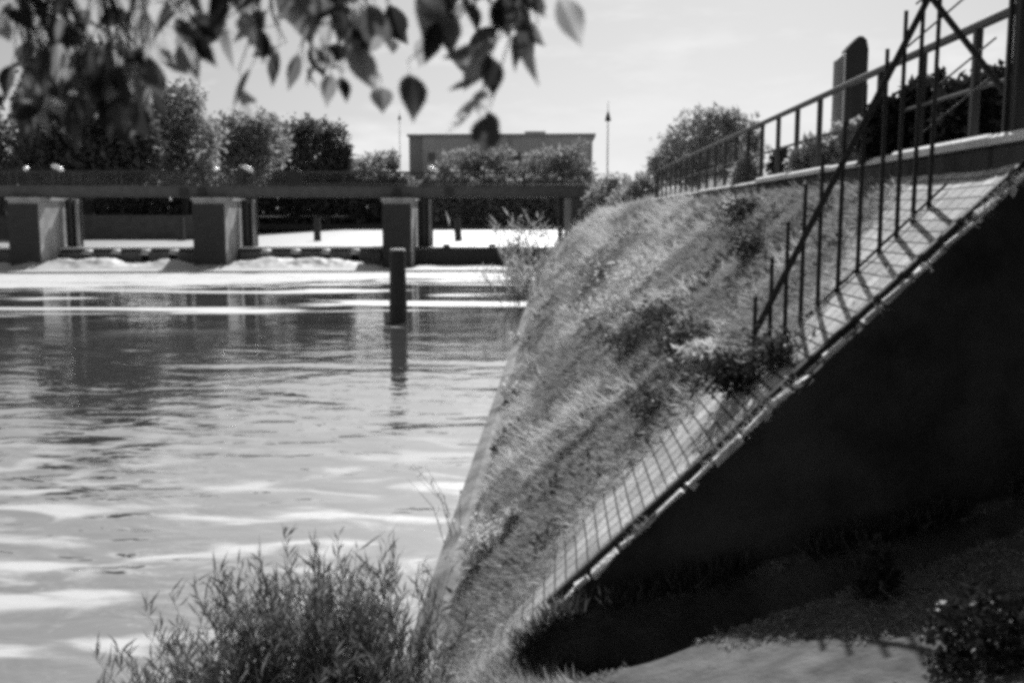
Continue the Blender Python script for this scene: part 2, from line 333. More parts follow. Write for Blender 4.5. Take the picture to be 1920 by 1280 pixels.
# ------------------------------------------------------------------ the paved bank
bank = empty('stone_embankment', (0, 0, 0), 0, 'sloping sett-paved river bank overgrown with dry grass, dark end wall and coping on top', 'embankment')
nu, ny = 70, 420
U, Yg = np.meshgrid(np.linspace(-.4, 5.02, nu), 7.76 + (90.5 - 7.76) * np.linspace(0, 1, ny) ** 1.7)
bumpy = relief(U, Yg) + (fbm(U * 2, Yg * 1.5, 4) - .47) * .04
Xg = -1.4 + U / math.sqrt(1 + T * T) * 1.0 * math.sqrt(1 + T * T) - .7 * bumpy; Zg = T * U + .7 * bumpy
ps = grid('paved_slope', Xg, Yg, Zg, M['sett'], bank)
uvl = ps.data.uv_layers.new(name='UVMap'); vi = np.zeros(len(ps.data.loops), dtype=np.int32); ps.data.loops.foreach_get('vertex_index', vi)
UV = np.stack([Yg.ravel(), U.ravel() * 1.4], -1)[vi]; uvl.data.foreach_set('uv', UV.astype(np.float32).ravel())
cc_, _n = cover(U, Yg); tc_ = ps.data.color_attributes.new('turf', 'FLOAT_COLOR', 'POINT')
cv_ = np.repeat(np.clip(cc_ * 1.5 - .1, 0, 1).ravel()[:, None], 4, 1); cv_[:, 3] = 1; tc_.data.foreach_set('color', cv_.astype(np.float32).ravel())
# coping in long stones
ycs = [7.6, 8.55] + [8.55 + 2.45 * k for k in range(1, 13)]
for i in range(len(ycs) - 1):
    dz = .012 * math.sin(i * 2.1); big = 1 if ycs[i] < 18 else 0
    b_ = MB().cbox((3.55, ycs[i] + .012, 5.10), (4.12, ycs[i + 1] - .012, 5.185 + dz - .03 * (1 - big)), .03)
    b_.build('coping_stone', M['coping'], bank)
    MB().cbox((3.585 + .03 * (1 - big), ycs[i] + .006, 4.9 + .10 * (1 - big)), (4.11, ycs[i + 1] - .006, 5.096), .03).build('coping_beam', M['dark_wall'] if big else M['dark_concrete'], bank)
MB().box((3.66, 7.8, 4.4), (4.1, 38, 4.97)).build('coping_bed', M['dark_concrete'], bank)
# dark end wall under the edge
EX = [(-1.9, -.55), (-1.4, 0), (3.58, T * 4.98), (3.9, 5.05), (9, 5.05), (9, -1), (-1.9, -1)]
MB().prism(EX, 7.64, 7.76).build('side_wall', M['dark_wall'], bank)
# pale edging stones on the edge and the dark angle iron behind them
th = math.atan(T); x = -.05; k = 0
while x < 3.5:
    ln = .06 + .16 * random.random(); gap = .012 + .03 * random.random()
    if random.random() < .13: gap += .1
    cx = x + ln * .5; Mx = Matrix.Translation((cx, 7.69, T * (cx + 1.4) + .0)) @ Matrix.Rotation(-th, 4, 'Y') @ Matrix.Rotation(random.uniform(-.14, .14), 4, 'Z') @ Matrix.Rotation(random.uniform(-.1, .1), 4, 'X') @ Matrix.Rotation(random.uniform(-.12, .12), 4, 'Y')
    hl = ln * .5 / math.cos(th); e_ = MB().cbox((-hl, -.03 - .02 * random.random(), -.035), (hl, .05 + .03 * random.random(), (.008 + .028 * random.random())), .01, Mx)
    e_.v = [(p[0] + random.gauss(0, .007), p[1] + random.gauss(0, .006), p[2] + random.gauss(0, .007)) for p in e_.v]
    e_.build('edging_stone', M['edging'], bank)
    x += ln + gap
Mx = Matrix.Translation((1.6, 7.86, T * 3.0 + .01)) @ Matrix.Rotation(-th, 4, 'Y')
MB().box((-2.3, -.035, -.02), (2.85, -.022, .05), Mx).box((-2.3, -.022, .038), (2.85, .03, .05), Mx).build('angle_iron', M['rust'], bank)
# concrete toe along the water
XX = []
MB().prism([(-1.52, -.6), (-1.52, .1), (-1.3, .22), (-1.15, .2), (-1.15, -.6)], 7.8, 89).build('toe_kerb', M['toe'], bank)

# ------------------------------------------------------------------ grass on the bank
def slope_pt(u, Y): return np.stack([-1.4 + u, Y, T * u], -1)
def grass(n, y0, y1, l0, w0, lean, m, name, thr=0.0, inv=False, parent=None, label=None):
    Y = y0 * (y1 / y0) ** rng.random(n); u = -.02 + 5.0 * rng.random(n)
    c, nn = cover(u, Y)
    keep = (rng.random(n) < c) & ((nn < thr) if inv else (nn > thr)); Y, u, nn = Y[keep], u[keep], nn[keep]; k = len(Y)
    P = slope_pt(u, Y) + np.array([-.7, 0, .7]) * relief(u, Y).reshape(-1, 1)
    tuft = fbm(u * 3.1, Y * 2.2, 31).reshape(-1, 1) - .47
    D = np.array([-.70, .0, .70]) * (.38 + tuft) + np.array([-.66, 0, -.66]) * lean + np.array([0, 0, .25]) + rng.normal(size=(k, 3)) * .33 + np.array([0, .8, 0]) * tuft
    s = (Y / 10) ** .55
    o = quads(name, blades(P, D, l0 * s * (.5 + rng.random(k)) * (.65 + 1.1 * np.clip(nn, 0, 1)) * np.clip(.35 + u * .7, 0, 1), w0 * s * (.6 + .8 * rng.random(k))), m, parent)
    return o
g = grass(260000, 7.8, 92, .085, .012, .7, M['grass'], 'grass', .36); tag(g, 'short matted dry grass hanging down the paved bank', 'grass', kind='stuff')
g = grass(360000, 7.8, 92, .11, .012, .7, M['grass_mid'], 'dull_grass', .55, True); tag(g, 'duller greener grass in the hollows of the bank', 'grass', kind='stuff')
g = grass(90000, 9, 92, .20, .010, .4, M['grass_pale'], 'pale_grass', .60); tag(g, 'taller pale grass on the humps of the bank', 'grass', kind='stuff')
n = 20000; Y = 8.6 * (92 / 8.6) ** rng.random(n); u = rng.uniform(.3, 4.8, n); c, _n = cover(u, Y); kp = (rng.random(n) < c) & (fbm(u * 2.2, Y * 1.6, 88) > .56); Y, u = Y[kp], u[kp]; k = len(Y); q_ = (Y / 10) ** .6
g = quads('bank_weeds', blades(slope_pt(u, Y) + np.array([-.05, 0, .05]), rng.normal(size=(k, 3)) + np.array([-.4, 0, .3]), .10 * q_ * (.5 + rng.random(k)), .05 * q_), M['bush'])
tag(g, 'small dark broad-leaved weeds scattered through the grass of the bank', 'weeds', kind='stuff')
# sparse tufts in the joints of the bare strip
n = 5000; Y = rng.uniform(7.9, 9.6, n); u = rng.uniform(.8, 4.7, n); kp = fbm(u * 2.5, Y * 2.5, 17) > .56; Y, u = Y[kp], u[kp]; k = len(Y)
g = quads('joint_grass', blades(slope_pt(u, Y), np.array([-.9, 0, .2]) + rng.normal(size=(k, 3)) * .4, .09 * (.5 + rng.random(k)), .009), M['grass'])
g['kind'] = 'stuff'
n = 2600; X = rng.uniform(-.4, 3.5, n); kp = fbm(X * 3, X * 0 + 1.5, 61) > .52; X = X[kp]; k = len(X)
e_ = quads('edge_grass', blades(np.stack([X, rng.uniform(7.6, 7.84, k), T * (X + 1.4) + .01], -1), np.array([-.3, -.4, .35]) + rng.normal(size=(k, 3)) * .45, .07 * (.5 + rng.random(k)), .008), M['grass_mid'])
tag(e_, 'thin grass growing over the pale edging stones above the dark wall', 'grass', kind='stuff')
tag(g, 'sparse short grass sprouting in the joints of the bare sett strip', 'grass', kind='stuff')
# grass on the upper bank and the near slope
n = 60000; Y = 8 * (60 / 8) ** rng.random(n); X = 4.12 + 3.4 * rng.random(n) ** 1.4 * (Y / 14) ** .5; k = n
hh = fbm(X * .9, Y * .6, 40)
g = quads('bank_top_grass', blades(np.stack([X, Y, X * 0 + 5.05], -1), np.array([0, 0, 1]) + rng.normal(size=(k, 3)) * .35, (.12 + .5 * np.clip(hh - .3, 0, 1)) * (Y / 14) ** .4 * (.5 + rng.random(k)), .012 * (Y / 12) ** .6), M['grass'])
tag(g, 'tall weeds and grass growing behind the coping under the railing', 'grass', kind='stuff')
n = 26000; Y = rng.uniform(5.6, 7.72, n); X = rng.uniform(-2.4, .25, n); kp = rng.random(n) < np.clip((.2 - X) / .6, 0, 1); X, Y = X[kp], Y[kp]; k = len(X)
g = quads('bank_foot_grass', blades(np.stack([X, Y, near_z(X, Y)], -1), np.array([-.35, 0, .8]) + rng.normal(size=(k, 3)) * .4, .14 * (.4 + rng.random(k)), .010), M['grass'])
tag(g, 'short dry grass on the low end of the bank at the foot of the dark wall', 'grass', kind='stuff')

# ------------------------------------------------------------------ weeds and shrubs on the bank
def clump(name, px, py, rad, hgt, n, mt, label, cat='weeds', group=None, size=.07, down=.5, stems=14):
    d = fw + rt * (px - 960) / FPX + up * (640 - py) / FPX
    nrm = np.array([-T, 0, 1.0]); tt = np.dot(np.array([-1.4, 0, 0]) - CAM, nrm) / np.dot(d, nrm); p = CAM + d * tt
    r = empty(name, p, 0, label, cat, group)
    q = rng.normal(size=(n, 3)) * np.array([rad * .5, rad * .6, hgt * .3]); q += np.array([-.5, 0, .55]) * hgt * .5
    D = unit(q) * .5 + np.array([-down * .6, 0, .3 - down]) + rng.normal(size=(n, 3)) * .6
    quads('leaves', blades(q, D, size * (.5 + rng.random(n)), size * .45), mt, r)
    mb = MB()
    for i in range(stems):
        e = Vector(rng.normal(size=3) * np.array([rad * .5, rad * .6, hgt * .3]) + np.array([-.5, 0, .55]) * hgt * .8); a = Vector(rng.normal(size=3) * .04)
        mb.tube([a, a.lerp(e, .55) + Vector((0, 0, .05)), e], [.008, .006, .003], 5)
    mb.build('stem', M['bark'], r)
    return r
GW = 'weed clumps on the paved bank'
spots = [(1412, 408, .35, .35, 700, 'bush_dark', 'small dark weed clump highest on the bank, hanging just below the coping'),
         (1424, 478, .28, .30, 600, 'bush_dark', 'small dark weed clump just below the highest clump on the bank'),
         (1140, 525, 1.1, .8, 1400, 'bush', 'grey leafy weed clump far down the bank near the weir'),
         (1215, 650, .55, .40, 1500, 'bush', 'dark elongated weed clump in the middle of the bank'),
         (1262, 612, .45, .42, 1200, 'bush', 'leafy dark weed clump on the hump at mid bank'),
         (1310, 655, .42, .38, 1300, 'bush', 'dark weed clump between the mid-bank hump and the spiked fence'),
         (1240, 770, .26, .22, 500, 'bush', 'small low weed tuft on the lower half of the bank'),
         (1400, 715, .30, .26, 1300, 'bush_dark', 'dense dark weed clump at the low end of the spiked fence'),
         (1470, 680, .22, .28, 500, 'bush', 'thin weed clump between the lowest bars of the spiked fence')]
for (px, py, a, h, n, mt, lb) in spots: clump('weed_clump', px, py, a, h, n, M[mt], lb, 'weeds', GW)
for (px, py, a, h, n, lb) in [(925, 1035, .22, .3, 420, 'white-flowered weed patch low on the bank above the water'),
                              (975, 985, .10, .22, 160, 'narrow upright white-flowered weed beside the flower patch'),
                              (978, 640, .35, .3, 90, 'white-flowered weeds at the water edge far along the bank'),
                              (968, 740, .3, .25, 60, 'sparse white-flowered weeds at the water edge halfway along the bank')]:
    c = clump('flowering_weed', px, py, a, h, 300, M['grass'], lb, 'flowers', 'white flowers on the bank', .08, .2)
    q = rng.normal(size=(n, 3)) * np.array([a * .5, a * .6, h * .4]) + np.array([-.5, 0, .6]) * h * .6
    quads('blossoms', blades(q, rng.normal(size=(n, 3)), .045 if py > 900 else .12, .04 if py > 900 else .1), M['flower'], c)

for (px, py, a, h, lb) in [(1225, 535, .9, .6, 'pale feathery weed patch in the upper middle of the bank'), (1165, 590, .7, .45, 'pale weed patch left of the mid-bank hump'), (1340, 668, .22, .16, 'pale weed tuft between the dark clumps near the spiked fence')]:
    clump('pale_weed', px, py, a, h, 900, M['grass_pale'], lb, 'weeds', 'pale weed patches on the bank', .09, .35)
n = 9000; X = rng.uniform(-.3, 5, n); Y = 7.62 - np.abs(rng.normal(size=n)) * .16; kp = fbm(X * 1.7, Y, 64) > .40; X, Y = X[kp], Y[kp]; k = len(X)
g = quads('wall_foot_weeds', blades(np.stack([X, Y, near_z(X, Y)], -1), np.array([0, -.3, .9]) + rng.normal(size=(k, 3)) * .45, .16 * (.4 + rng.random(k)), .014), M['bush'])
tag(g, 'shaded weeds along the foot of the dark wall', 'weeds', kind='stuff')
n = 26000; X = rng.uniform(-.3, 4.2, n); Y = rng.uniform(3.6, 7.5, n); kp = fbm(X * 1.5, Y * 1.5, 66) > .43; X, Y = X[kp], Y[kp]; k = len(X)
g = quads('ground_litter', blades(np.stack([X, Y, near_z(X, Y) + .012], -1), np.array([0, 0, .12]) + rng.normal(size=(k, 3)) * np.array([1, 1, .25]), .05 * (.4 + rng.random(k)), .016), M['grass_mid'])
tag(g, 'dry leaves and short grass scattered over the trodden earth', 'litter', kind='stuff')
# ------------------------------------------------------------------ railing on the coping
rail = empty('handrail', (3.85, 8.2, 5.18), 0, 'long steel handrail with square posts on the coping of the bank', 'railing')
def rp(x, y, z): return (x - 3.85, y - 8.2, z - 5.18)
for k in range(23):
    y = 9.60 + 1.385 * k - 0
    if y > 39: break
    MB().cbox(rp(3.815, y - .04, 5.1), rp(3.885, y + .04, 6.22), .008).build('post', M['steel'], rail)
MB().tube([rp(3.85, 8.2, 6.25), rp(3.85, 20, 6.25), rp(3.85, 38.6, 6.25), rp(3.86, 39.4, 6.2), rp(3.87, 39.75, 6.0), rp(3.87, 39.8, 5.1)], .046, 10).build('top_rail', M['steel'], rail, True)
MB().tube([rp(3.85, 8.2, 5.68), rp(3.85, 39.7, 5.68)], .022, 8).build('mid_rail', M['steel'], rail, True)
for ch in [c for c in rail.children if c.name.startswith('post')]:
    y_ = ch.data.vertices[0].co.y + .032; MB().cbox((-.085, y_ - .08, .0), (.085, y_ + .08, .025), .008).build('base_plate', M['dark_steel'], ch)

# ------------------------------------------------------------------ spiked climbing guard on the slope
fen = empty('spiked_fence', (2.6, 9.05, 3.95), 0, 'dark iron fence of upright bars with slanting rail climbing the bank beside the dark wall', 'fence')
bx = [1.788, 1.925, 2.06, 2.195, 2.345, 2.515, 2.685, 2.87, 3.015, 3.15, 3.285]; tz = [3.80, 4.15, 4.47, 4.80, 5.06, 5.34, 5.66, 5.96, 6.28, 6.62, 6.95]
FO = Vector((2.6, 9.05, 3.95))
for x, z in zip(bx, tz):
    b_ = MB().tube([Vector((x, 9.05, T * (x + 1.4) - .1)) - FO, Vector((x + random.uniform(-.008, .008), 9.05, z)) - FO], [.021, .018], 8)
    p = b_.build('bar', M['rust'], fen)
    if z < 5: MB().tube([Vector((x, 9.05, z)) - FO, Vector((x, 9.05, z + .035)) - FO], [.017, .008], 8).build('bar_cap', M['pale'], p)
A = Vector((1.76, 9.02, 3.42)); B = Vector((3.19, 9.02, 6.40))
MB().tube([A - FO, B - FO], .03, 10).build('slanting_rail', M['rust'], fen)
MB().tube([Vector((3.19, 9.0, 6.40)) - FO, Vector((3.20, 9.0, 7.3)) - FO], .03, 10).build('apex_post', M['rust'], fen)
MB().tube([B - FO, Vector((3.74, 8.75, 5.57)) - FO, Vector((3.95, 8.6, 5.22)) - FO], .028, 10).build('brace', M['rust'], fen)
MB().tube([Vector((2.2, 9.03, T * 3.6 + .03)) - FO, Vector((3.42, 9.03, T * 4.82 + .05)) - FO], .012, 6).build('base_rail', M['rust'], fen)
for k in range(5):
    z0 = 5.35 + .36 * k - .1; x0 = 3.0 + .06 * k + (.3 if k < 2 else 0)
    MB().tube([Vector((x0 - .1, 9.03, z0)) - FO, Vector((3.72, 8.9, z0 + (3.82 - x0) * .9)) - FO], .009, 6).build('wire', M['rust'], fen)
gp = empty('gate_post', (3.70, 8.35, 5.18), 0, 'thick dark square steel post at the end of the coping by the frame edge', 'post')
MB().cbox((-.055, -.055, -.35), (.055, .055, 2.6), .01).build('shaft', M['dark_steel'], gp)
MB().box((-.085, .06, -.3), (-.05, .1, 2.6)).build('hinge_plate', M['steel'], gp)
# stele
p = at(1588, 300, 24.0); st = empty('stele', (p[0], 24, 5.0), 0, 'tall dark monolith with chamfered top standing behind the railing', 'monolith')
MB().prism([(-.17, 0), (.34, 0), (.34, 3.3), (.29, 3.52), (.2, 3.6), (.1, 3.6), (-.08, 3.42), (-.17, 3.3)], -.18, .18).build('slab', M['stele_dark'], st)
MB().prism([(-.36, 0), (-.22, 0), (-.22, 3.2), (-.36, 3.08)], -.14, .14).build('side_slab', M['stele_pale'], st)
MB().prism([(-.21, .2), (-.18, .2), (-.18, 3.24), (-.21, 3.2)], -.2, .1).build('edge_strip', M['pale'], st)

# ------------------------------------------------------------------ weir: bridge, piers, gates
AW = R(7.0); OW = Vector((3.0, 90.2, 0)); MW = Matrix.Translation(OW) @ Matrix.Rotation(AW, 4, 'Z')
def W(x, y, z): return MW @ Vector((x, y, z))
br = empty('weir_footbridge', OW, AW, 'dark steel footbridge crossing the river on top of the weir piers', 'footbridge')
MB().box((-95, .2, 6.95), (.5, 1.5, 7.12)).build('deck', M['dark_steel'], br)
MB().box((-95, 0, 6.15), (.3, .2, 7.14)).box((-95, -.08, 6.15), (.3, 0, 6.22)).box((-95, -.08, 7.05), (.3, 0, 7.14)).build('fascia_beam', M['beam'], br)
MB().box((-95, 1.5, 6.15), (.3, 1.65, 7.1)).build('back_beam', M['dark_steel'], br)
for yy, nm in ((.06, 'front_railing'), (1.58, 'back_railing')):
    rl = MB().tube([(-95, yy, 8.35), (.3, yy, 8.35)], .055, 6)
    rl.tube([(-95, yy, 7.3), (.3, yy, 7.3)], .03, 5)
    for k in range(54): rl.box((-94.5 + 1.77 * k, yy - .04, 7.1), (-94.42 + 1.77 * k, yy + .04, 8.35))
    ro = rl.build(nm, M['dark_steel'], br)
    pk = MB()
    for k in range(620): x = -94.5 + .153 * k; pk.box((x, yy - .012, 7.3), (x + .036, yy + .012, 8.33))
    pk.build('picket_infill', M['dark_steel'], ro, fix=False)
for x in (-17.6, -13.0, -36, -52.5, -34.4):
    MB().box((x, -.16, 6.28), (x + .7, -.085, 6.9)).build('beam_bracket', M['dark_steel'], br)
PL = 'pier'
piers = [(-17.25, 'nearest of the concrete weir piers to the overgrown bank, a mooring pile before it'), (-33.4, 'middle concrete weir pier between two foaming bays'), (-48.9, 'farthest concrete weir pier, half under the hanging leaves')]
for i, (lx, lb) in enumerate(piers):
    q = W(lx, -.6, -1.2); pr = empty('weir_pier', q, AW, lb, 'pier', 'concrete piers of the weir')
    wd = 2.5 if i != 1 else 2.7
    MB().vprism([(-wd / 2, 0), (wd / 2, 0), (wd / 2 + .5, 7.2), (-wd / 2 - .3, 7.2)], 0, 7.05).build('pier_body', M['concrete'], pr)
    MB().box((-wd / 2 - .05, -.16, 0), (wd / 2 - .05, -.004, 6.75)).build('front_shade_sheet', M['dark_steel'], pr)  # dark sheet that puts the shade of the pier front into colour
    MB().vprism([(-wd / 2 - .14, -.24), (wd / 2 + .14, -.24), (wd / 2 + .66, 7.3), (-wd / 2 - .45, 7.3)], 7.054, 7.3).build('pier_cap', M['concrete'], pr)
    for k in (0, 1): MB().box((wd / 2 + .95 + .55 * k, 4.4, 2.0), (wd / 2 + 1.2 + .55 * k, 4.7, 7.25)).build('gate_guide', M['concrete'] if k else M['steel'], pr)
    MB().box((wd / 2 + .45, 4.9, 2.0), (wd / 2 + 1.9, 5.0, 7.2)).build('guide_plate', M['dark_steel'], pr)
# sills
def sill(x0, x1, lb):
    c = W((x0 + x1) / 2, 0, 0); s_ = empty('weir_sill', c, AW, lb, 'weir', 'spillway sills between the piers'); h = (x1 - x0) / 2
    MB().box((-h, 3.4, -1), (h, 4.6, 1.55)).build('sill_wall', M['dark_concrete'], s_)
    MB().cbox((-h, 3.1, 1.554), (h, 4.5, 1.76), .05).build('crest', M['coping'], s_)
    MB().box((-h, 1.6, -1), (h, 3.38, .5)).build('apron', M['dark_concrete'], s_)
    nb = int(2 * h / 2.45); pitch = 2 * h / nb; sp = MB()
    for k in range(nb):
        xx = -h + pitch * k
        MB().cbox((xx + .3, 2.4, .504), (xx + pitch - .3, 3.38, 1.3), .06).build('baffle_block', M['dark_concrete'], s_)
        # water shooting between the blocks
        a, b_ = xx - .28, xx + .28
        if k:
            j_ = [random.uniform(-.1, .1) for _ in range(6)]
            sp.add([(a, 3.2, 1.62), (b_, 3.2, 1.62), (a - .1 + j_[0], 2.7, 1.52 + j_[1] * .3), (b_ + .1 + j_[2], 2.7, 1.52), (a - .2 + j_[3], 2.32, 1.14 + j_[4]), (b_ + .2 + j_[5], 2.32, 1.1)], [(0, 1, 3, 2), (2, 3, 5, 4)])
    o = sp.build('water_spout', M['white'], s_, True)
    so_ = o.modifiers.new('s', 'SOLIDIFY'); so_.thickness = .12
sill(-31.8, -18.55, 'weir sill with dark baffle blocks between the nearest and the middle pier')
sill(-47.4, -34.8, 'weir sill with dark baffle blocks between the middle and the farthest pier')
sill(-64, -50.3, 'weir sill beyond the farthest pier at the frame edge')
gt = empty('lock_gate', W(-9.5, 0, 0), AW, 'closed dark gate wall in the bay beside the overgrown bank', 'gate')
MB().box((-6.5, 2.6, -1), (3.1, 3.2, 1.45)).vprism([(3.1, 2.6), (4.2, 1.8), (4.2, 3.2), (3.1, 3.2)], -1, 1.2).build('gate_wall', M['dark_steel'], gt)
MB().box((-6.5, 3.25, 1.2), (9.5, 3.6, 1.7)).build('crest_beam', M['coping'], gt)
for x in (4 - 7.4, 4 - 3.4 + .2, 4 - .9): MB().cbox((x - .3, 2.5, 1.454), (x + .3, 3.2, 1.95), .05).build('lifting_block', M['dark_steel'], gt)
# white water mounds below the sills
XX, YY = np.meshgrid(np.linspace(-70, -18.3, 420), np.linspace(-3.2, 1.75, 36))
hz = (.42 + 1.1 * (fbm(XX * .35, YY * .35, 50) - .3) + .35 * (fbm(XX * 1.3, YY * 1.1, 51) - .5)) * np.clip((YY + 2.8) / 2.2, 0, 1) * np.clip((XX + 70) / 1, 0, 1) * np.clip((-18.3 - XX) / 2.5, 0, 1) - .03
o = grid('white_water', XX, YY, hz, M['white']); o.location = OW; o.rotation_euler = (0, 0, AW); tag(o, 'churning white water below the weir sills', 'white water', kind='stuff')
XX, YY = np.meshgrid(np.linspace(-18.3, -1.5, 140), np.linspace(-2.5, 2.55, 24))
hz = (.05 + .25 * (fbm(XX * .4, YY * .5, 55) - .3)) * np.clip((YY + 2.5) / 1.5, 0, 1) * np.clip((XX + 18.3) / 2.5, 0, 1) * np.clip((-1.5 - XX) / 2, 0, 1) - .03
o = grid('gate_foam', XX, YY, hz, M['white']); o.location = OW; o.rotation_euler = (0, 0, AW); tag(o, 'low foam line along the foot of the dark gate wall', 'white water', kind='stuff')
# abutment under the bridge end
ab = empty('bridge_abutment', W(-.6, 0, 0), AW, 'dark abutment pillar under the bank end of the footbridge', 'abutment')
MB().box((-1.1, .4, -1), (1.6, 5.5, 6.13)).build('abutment_wall', M['dark_concrete'], ab)
MB().box((-2.2, 1.2, 1.3), (-1.75, 1.7, 6.13)).build('strut', M['dark_steel'], ab)
# mooring pile before the nearest pier
mp_ = empty('mooring_pile', (-6.82, 42.46, -1), 0, 'dark mooring pile standing in the river before the nearest pier', 'mooring pile')
MB().tube([(0, 0, 0), (0, 0, 1.0), (0, 0, 2.6), (0, 0, 4.05)], [.42, .40, .36, .33], 14).build('pile_shaft', M['wood'], mp_, True)
MB().tube([(0, 0, 4.05), (0, 0, 4.13)], [.34, .30], 14).build('pile_cap', M['coping'], mp_)
# lamps of the bridge
FL = []
for (px, py, lg, lb) in [(90, 322, 0, 'short pale bulb-shaped lamp on the bridge above the farthest pier'), (145, 322, 1, 'long pale tilted lamp hood on the bridge above the farthest pier'),
                         (417, 319, 0, 'short pale bulb-shaped lamp on the bridge above the middle pier'), (475, 320, 1, 'long pale tilted lamp hood on the bridge above the middle pier'),
                         (812, 318, 1, 'long pale tilted lamp hood on the bridge above the nearest pier')]:
    lx = (at(px, py, 88)[0] - 3) / math.cos(AW); q = W(lx, .06, 7.12)
    f = empty('bridge_lamp', q, AW, lb, 'lamp', 'pale lamps along the footbridge')
    hh_ = 1.42 if lg else 1.35
    MB().tube([(-.5 if lg else 0, 0, 0), (-.5 if lg else 0, 0, hh_)], .05, 6).build('lamp_post', M['dark_steel'], f)
    if lg: MB().tube([(-.55, -.05, hh_ + .25), (-.3, -.05, hh_ + .2), (.2, -.05, hh_ - .05), (.42, -.05, hh_ - .2)], [.10, .2, .2, .09], 10).build('lamp_hood', M['pale'], f, True)
    else: MB().tube([(0, -.05, hh_ - .15), (0, -.05, hh_), (.05, -.05, hh_ + .15), (.05, -.05, hh_ + .25)], [.12, .24, .22, .08], 10).build('lamp_hood', M['pale'], f, True)
lx = (at(553, 335, 87)[0] - 3) / math.cos(AW)
q = W(lx, -.1, 7.1); sg = empty('switch_box', q, AW, 'dark square box hung on the railing of the footbridge', 'box')
MB().cbox((-.62, -.3, 0), (.62, 0, 1.3), .03).build('box_body', M['dark_steel'], sg); MB().box((-.55, -.315, .08), (.55, -.303, 1.18)).build('box_door', M['rust'], sg)
# upstream piles and quay
for (px, lb) in [(340, 'upstream mooring post beside the middle pier, dark and thin'), (595, 'upstream mooring post between middle and nearest pier'), (857, 'slightly leaning upstream mooring post behind the dark gate wall')]:
    p = at(px, 440, 112); u_ = empty('upstream_post', (p[0], 112, 1.2), 0, lb, 'mooring post', 'mooring posts above the weir')
    MB().tube([(.2 if px == 857 else 0, 0, 0), (0, 0, 2.9)], [.42, .36], 10).build('post_shaft', M['wood'], u_, True); MB().tube([(0, 0, 2.9), (0, 0, 3.05)], [.40, .36], 10).build('post_cap', M['steel'], u_)
qw = empty('quay_wall', (-62, 117, 0), 0, 'dark quay wall on the far bank behind the left bays of the weir', 'quay wall')
MB().box((-60, 0, 0), (19.5, 1.2, 4.35)).build('wall_face', M['dark_concrete'], qw); MB().box((-60, -.1, 4.354), (19.6, 1.3, 4.6)).build('wall_coping', M['dark_concrete'], qw)
XX, YY = np.meshgrid(np.linspace(-400, -42.7, 30), np.linspace(118.2, 206.9, 12))
o = grid('left_bank', XX, YY, XX * 0 + 4.3 + .3 * fbm(XX * .1, YY * .1), M['land']); tag(o, 'flat ground of the wooded far bank behind the quay wall', 'ground', kind='structure')

# ------------------------------------------------------------------ building, lamps
Yb = 232.0; p0 = at(766, 252, Yb); p1 = at(1111, 252, Yb); bw_ = p1[0] - p0[0]; zr = p0[2]
bd = empty('flat_roofed_building', (p0[0], Yb, 4.4), 0, 'pale flat-roofed block with rows of windows beyond the weir', 'building')
H = zr - 4.4
MB().box((3.2, 0, 0), (bw_, 16, H - .55)).build('wall', M['facade'], bd)
MB().box((0, .6, 0), (3.196, 15, H - .55)).build('side_bay', M['facade2'], bd)
MB().box((-.3, -.6, H - .546), (bw_ + .7, 16.5, H)).build('roof', M['facade2'], bd)
MB().box((bw_ * .63, 4, H + .004), (bw_ * .745, 9, H + .9)).build('roof_box', M['facade2'], bd)
MB().box((bw_ * .545, -.25, 0), (bw_ * .56, -.004, H - .6)).build('pilaster', M['facade2'], bd)
for r_ in range(4):
    for c_ in range(11):
        x = 4.4 + c_ * (bw_ - 6) / 11; z = 1.6 + r_ * 3.7
        wd = MB().box((x, -.03, z), (x + 1.7, .1, z + 1.9)).build('window', M['glass'], bd)
        if r_ > 1: MB().box((x - .1, -.12, z - .16), (x + 1.8, -.034, z)).build('sill', M['facade'], wd)
LG = 'street lamps beyond the weir'
for (px, Y, lb) in [(1140, 118, 'thin street lamp with pointed lantern right of the flat-roofed block'), (749, 218, 'thin street lamp with pointed lantern left of the flat-roofed block')]:
    p = at(px, 222, Y); l_ = empty('street_lamp', (p[0], Y, 5.0), 0, lb, 'street lamp', LG); h = p[2] - 5.0
    MB().tube([(0, 0, 0), (0, 0, .5), (0, 0, h)], [.14, .09, .06], 8).build('lamp_pole', M['dark_steel'], l_)
    MB().tube([(0, 0, h - .35), (0, 0, h - .3), (0, 0, h), (0, 0, h + .6), (0, 0, h + .75)], [.12, .38, .3, .14, .05], 10).build('lantern', M['dark_steel'], l_, True)
    MB().tube([(0, 0, h + .7), (0, 0, h + 1.95)], [.05, .02], 6).build('finial', M['dark_steel'], l_)
fl = empty('bank_fence', (at(1115, 335, 116)[0], 116, 5.0), 0, 'thin low rail fence beside the right street lamp', 'fence')
MB().tube([(0, 0, 4.3), (3.8, 0, 4.3)], .03, 5).tube([(0, 0, 3.7), (3.8, 0, 3.7)], .02, 5).build('rails', M['dark_steel'], fl)
for k in range(6): MB().tube([(.7 * k, 0, 0), (.7 * k, 0, 4.3)], .03, 5).build('fence_post', M['dark_steel'], fl)

